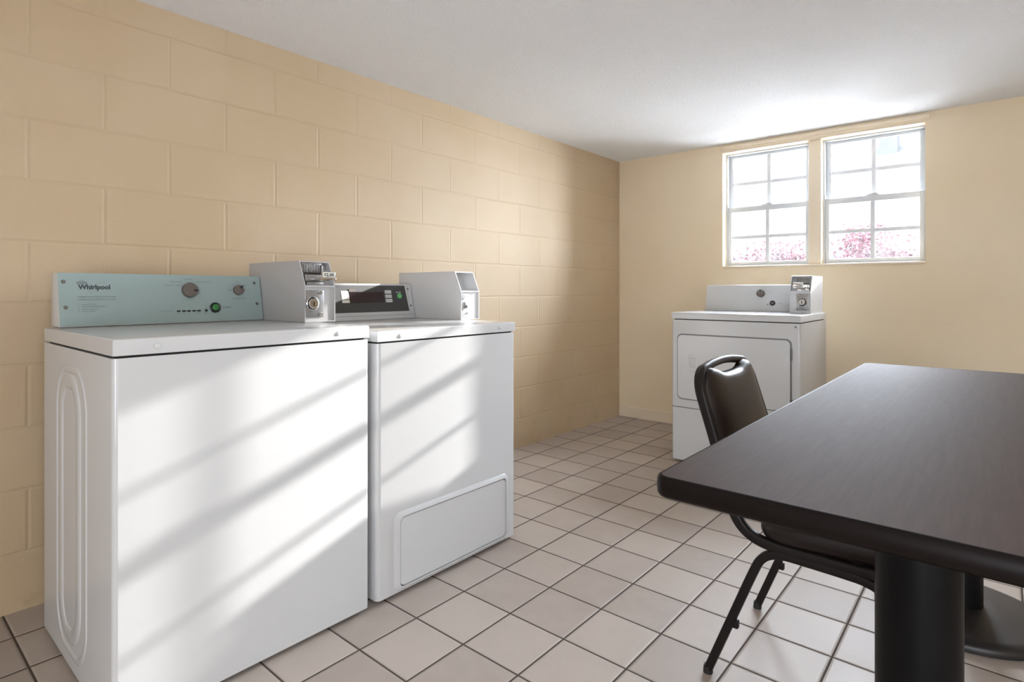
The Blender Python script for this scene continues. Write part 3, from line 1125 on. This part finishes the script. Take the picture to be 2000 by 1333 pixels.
for z in (0.735, 0.46):
    b = bmesh.new()
    cyl(b, (DX1 - 0.002, -0.004, z), (0, 0, -1), 0.005, 0.065, 16)
    finish('hinge', b, 'dark_steel', dr)
b = bmesh.new()
box(b, (0.002, -0.0008, 0.3355), (W3 - 0.002, 0.004, 0.3395))
finish('toe_panel_seam', b, 'dark_steel', dr)
b = bmesh.new()
cyl(b, (0.706, 0.0, 0.851), (0, -1, 0), 0.005, 0.003, 16)
finish('screw', b, 'screw', dr)
con3 = console_housing(dr, 'control_console', 0.012, 0.598, 0.490, 0.525, 0.914, 1.0835, 0.58)
P3 = panel_frame(0.490, 0.525, 0.9145, 1.0820)
lettering(con3, 'print_faint', P3, 'HIGH', 0.2990, 0.1260, 0.0090, 0.026)
lettering(con3, 'print_faint', P3, 'LOW', 0.4060, 0.1255, 0.0090, 0.026)
lettering(con3, 'print_faint', P3, 'TEMP', 0.3700, 0.1490, 0.0080, 0.024, 'CENTER')
dial_arc(con3, 'print_faint', P3, 0.3693, 0.1157, 0.0370, 0.0012, 0, 360, n=36)
lettering(con3, 'print_mid', P3, 'START', 0.4720, 0.0490, 0.0090, 0.028)
knob_full(con3, P3, 0.3693, 0.1157, 0.0240, 0.014, 90, 'temperature_knob')
b = bmesh.new()
lathe(b, [(0.0165, 0), (0.0165, 0.005), (0.014, 0.0065), (0.0105, 0.0045), (0, 0.0045)], 36, P3 @ Matrix.Translation((0.4442, 0.0535, 0)))
finish('start_button_bezel', b, 'black', con3)
b = bmesh.new()
lathe(b, [(0.0098, 0.003), (0.0095, 0.0075), (0, 0.009)], 30, P3 @ Matrix.Translation((0.4442, 0.0535, 0)))
finish('start_button', b, 'knob', con3)
b = bmesh.new()
disc_on(b, P3, 0.4148, 0.0444, 0.0042, 0.0012, seg=16)
finish('status_light', b, 'print_mid', con3)
coin_box(dr, 0.600, 0.112, 0.290, 0.290, 0.9145, mirrored=True, kind='slide_bright')

# ------------------------------------------------------------------ table
TX0, TX1, TY0, TY1, TZ = 2.028, 2.672, -3.440, -1.595, 0.760
tb = thing('table', 'dark brown rectangular laminate table on two black column pedestals', 'table', ((TX0 + TX1) / 2, (TY0 + TY1) / 2, 0))
tw, tl = TX1 - TX0, TY1 - TY0
b = bmesh.new()
prism(b, rrect(tw - 0.0145, tl - 0.0145, 0.020, 8), TZ - 0.028, TZ, axis=2)
finish('tabletop', b, 'table', tb)
b = bmesh.new()
path = [(x, y, TZ - 0.0165) for x, y in rrect(tw - 0.008, tl - 0.008, 0.022, 8)]
prof = [(-0.004 - 0.0085 * 1.0, -0.0160), (-0.004, -0.0168), (0.0, -0.016), (0.0035, -0.011), (0.0044, 0.0), (0.0035, 0.011), (0.0012, 0.0150), (-0.0012, 0.0163), (-0.0040, 0.0166), (-0.0050, 0.0150)]
sweep(b, path, [(a, c) for a, c in prof], (0, 0, 1), closed=True)
finish('edge_band', b, 'table_edge', tb, smooth=60)
for yy in (-3.149, -1.920):
    dy = yy - (TY0 + TY1) / 2
    dx = 2.345 - (TX0 + TX1) / 2
    b = bmesh.new()
    lathe(b, [(0.0585, 0.045), (0.0585, 0.715)], 48, Matrix.Translation((dx, dy, 0)))
    finish('column', b, 'column', tb)
    b = bmesh.new()
    lathe(b, [(0.0, 0.0), (0.225, 0.0), (0.234, 0.004), (0.236, 0.018), (0.230, 0.027), (0.20, 0.033), (0.11, 0.044), (0.075, 0.050), (0.0, 0.050)], 72, Matrix.Translation((dx, dy, 0)))
    finish('pedestal_base', b, 'base', tb, smooth=50)
    b = bmesh.new()
    box(b, (dx - 0.02, dy - 0.20, 0.712), (dx + 0.02, dy + 0.20, 0.732))
    box(b, (dx - 0.20, dy - 0.02, 0.7125), (dx + 0.20, dy + 0.02, 0.7315))
    finish('top_bracket', b, 'column', tb)

# ------------------------------------------------------------------ chair
CYC = -2.505
ch = thing('chair', 'black vinyl padded stacking chair with dark metal frame tucked under the table', 'chair', (2.05, CYC, 0))
cx0 = 2.05
HWC = 0.210          # half width between the tube centres
sq = rrect(0.022, 0.022, 0.004, 3)


def C(x, y, z):
    return (x - cx0, y, z)


# back frame: one bent tube, from under the seat up one side, over the top and down the other
side = [(2.300, .3935), (2.060, .3925), (2.010, .3945), (1.975, .3990), (1.948, .4085), (1.926, .4240), (1.909, .4470), (1.896, .480), (1.875, .555), (1.850, .642), (1.818, .745)]
rise = smooth_path([C(x, 0, z) for x, z in side], 5)
d = Vector((-0.30, 0, 1)).normalized()
p0 = rise[-1]
up_pts = list(rise)
L = 0.084            # lean length from the end of the side run to the top bar
crn = 0.074
half = []
for p in up_pts:
    half.append(Vector((p.x, -HWC, p.z)))
base = Vector((p0.x, 0, p0.z))
for i in range(1, 3):
    q = base + d * ((L - crn) * i / 2)
    half.append(Vector((q.x, -HWC, q.z)))
for i in range(1, 9):
    a = PI / 2 * i / 8
    q = base + d * (L - crn + crn * math.sin(a))
    half.append(Vector((q.x, -HWC + crn * (1 - math.cos(a)), q.z)))
for i in range(1, 5):
    y = -HWC + crn + (HWC - crn) * i / 4
    crown = 0.010 * (1 - (y / (HWC - crn)) ** 2)
    q = base + d * (L + crown)
    half.append(Vector((q.x, y, q.z)))
full = half + [Vector((v.x, -v.y, v.z)) for v in reversed(half[:-1])]
b = bmesh.new()
nn = len(full)


def back_up(i):
    # reference pointing out of the plane of the tube's bend
    t = full[min(i + 1, nn - 1)] - full[max(i - 1, 0)]
    t.normalize()
    face = Vector((1, 0, 0.30)).normalized()
    f = min(1.0, abs(full[i].y) / HWC)
    if abs(abs(full[i].y) - HWC) < 1e-4 and full[i].z < p0.z:
        n = Vector((0, 1, 0)).cross(t) if full[i].y < 0 else t.cross(Vector((0, 1, 0)))
        return n if n.dot(face) > 0 or full[i].z < 0.5 else -n
    return face


wide = rrect(0.022, 0.028, 0.007, 3)
sweep(b, full, wide, back_up)
finish('back_frame', b, 'tube', ch, smooth=50)

# legs: each bent out of the seat rail
for sy in (-1, 1):
    y = sy * HWC
    r = smooth_path([C(1.8345, y, 0.014), C(1.900, y, 0.180), C(1.955, y, 0.318), C(1.975, y, 0.355), C(2.000, y, 0.373), C(2.034, y, 0.379), C(2.10, y, 0.378)], 6)
    b = bmesh.new()
    sweep(b, r, sq, (0, 1, 0))
    # welded stop on the leg
    box(b, C(1.897, y - 0.008, 0.150), C(1.915, y + 0.008, 0.172), 0.003)
    lg = finish('rear_leg', b, 'tube', ch, smooth=50)
    b = bmesh.new()
    cyl(b, C(1.8320, y, 0.0), (0.06, 0, 1), 0.0128, 0.020, 20, 0.0125)
    finish('rubber_foot', b, 'rubber', lg)
    r = smooth_path([C(2.10, y, 0.378), C(2.16, y, 0.376), C(2.205, y, 0.372), C(2.238, y, 0.358), C(2.262, y, 0.322), C(2.290, y, 0.20), C(2.330, y, 0.014)], 6)
    b = bmesh.new()
    sweep(b, r, sq, (0, 1, 0))
    lg = finish('front_leg', b, 'tube', ch, smooth=50)
    b = bmesh.new()
    cyl(b, C(2.3315, y, 0.0), (-0.06, 0, 1), 0.0128, 0.020, 20, 0.0125)
    finish('rubber_foot', b, 'rubber', lg)
for x in (2.04, 2.19):
    b = bmesh.new()
    box(b, C(x - 0.010, -HWC, 0.390), C(x + 0.010, HWC, 0.409), 0.003)
    finish('cross_rail', b, 'tube', ch)


def cushion(bm, nx, ny, f):
    """closed pad: f(u, v, side) -> Vector for u,v in -1..1, side +1 top / -1 bottom"""
    g = {}
    for s in (1, -1):
        for i in range(nx + 1):
            for j in range(ny + 1):
                rim = i in (0, nx) or j in (0, ny)
                if s == -1 and rim:
                    g[s, i, j] = g[1, i, j]
                else:
                    g[s, i, j] = bm.verts.new(f(-1 + 2 * i / nx, -1 + 2 * j / ny, 0 if rim else s))
        for i in range(nx):
            for j in range(ny):
                q = [g[s, i, j], g[s, i + 1, j], g[s, i + 1, j + 1], g[s, i, j + 1]]
                if len(set(q)) == 4:
                    bm.faces.new(q if s > 0 else q[::-1])


def squircle(u, v, p=5.0):
    """square grid to rounded square"""
    m = max(abs(u), abs(v))
    if m < 1e-6:
        return 0.0, 0.0
    k = m / ((abs(u) ** p + abs(v) ** p) ** (1 / p))
    return u * k, v * k


# seat cushion
b = bmesh.new()


def seat_f(u, v, s):
    # crowd the grid towards the rim so the rounded edge keeps its shape
    u, v = math.sin(u * PI / 2), math.sin(v * PI / 2)
    uu, vv = squircle(u, v, 7.0)
    m = max(abs(u), abs(v))
    q = min(1.0, (1 - m) * 0.20 / 0.030)
    e = math.sqrt(max(0.0, 1 - (1 - q) ** 2))
    x = 2.160 + uu * 0.203
    y = vv * (0.223 - 0.008 * uu)
    zc = 0.436 + 0.004 * uu
    z = zc
    if s > 0:
        z = zc + 0.030 * e + 0.014 * (1 - (u * u + v * v) / 2)
    elif s < 0:
        z = zc - 0.036 * e
    return C(x, y, z)


cushion(b, 44, 44, seat_f)
finish('seat', b, 'vinyl', ch, smooth=60)

# padded back with a dipped top edge below the hand-hold
b = bmesh.new()
outn = Vector((1, 0, 0.30)).normalized()


def back_f(u, v, s):
    y = u * 0.198
    # top edge: shoulders up to the frame, dip in the middle
    k = abs(u)
    dip = 0.026 * (1 / (1 + math.exp((k - 0.50) * 12)))
    rnd = 0.050 * max(0.0, (k - 0.66) / 0.34) ** 2.4
    ztop = 0.829 - dip - rnd
    zbot = 0.500 + 0.03 * max(0.0, (k - 0.8) / 0.2) ** 2
    z = zbot + (ztop - zbot) * (v + 1) / 2
    # centre plane follows the lean of the frame
    xs = 1.899 - 0.30 * (z - 0.470)
    e = max(0.0, 1 - max(abs(u) ** 7, abs(v) ** 10)) ** 0.5
    bulge = 0.008 * (1 - u * u)
    off = 0.006 + ((0.024 * e + bulge) if s > 0 else (-0.016 * e if s < 0 else 0.0))
    return Vector(C(xs, y, z)) + outn * off


cushion(b, 36, 36, back_f)
finish('backrest', b, 'vinyl', ch, smooth=60)
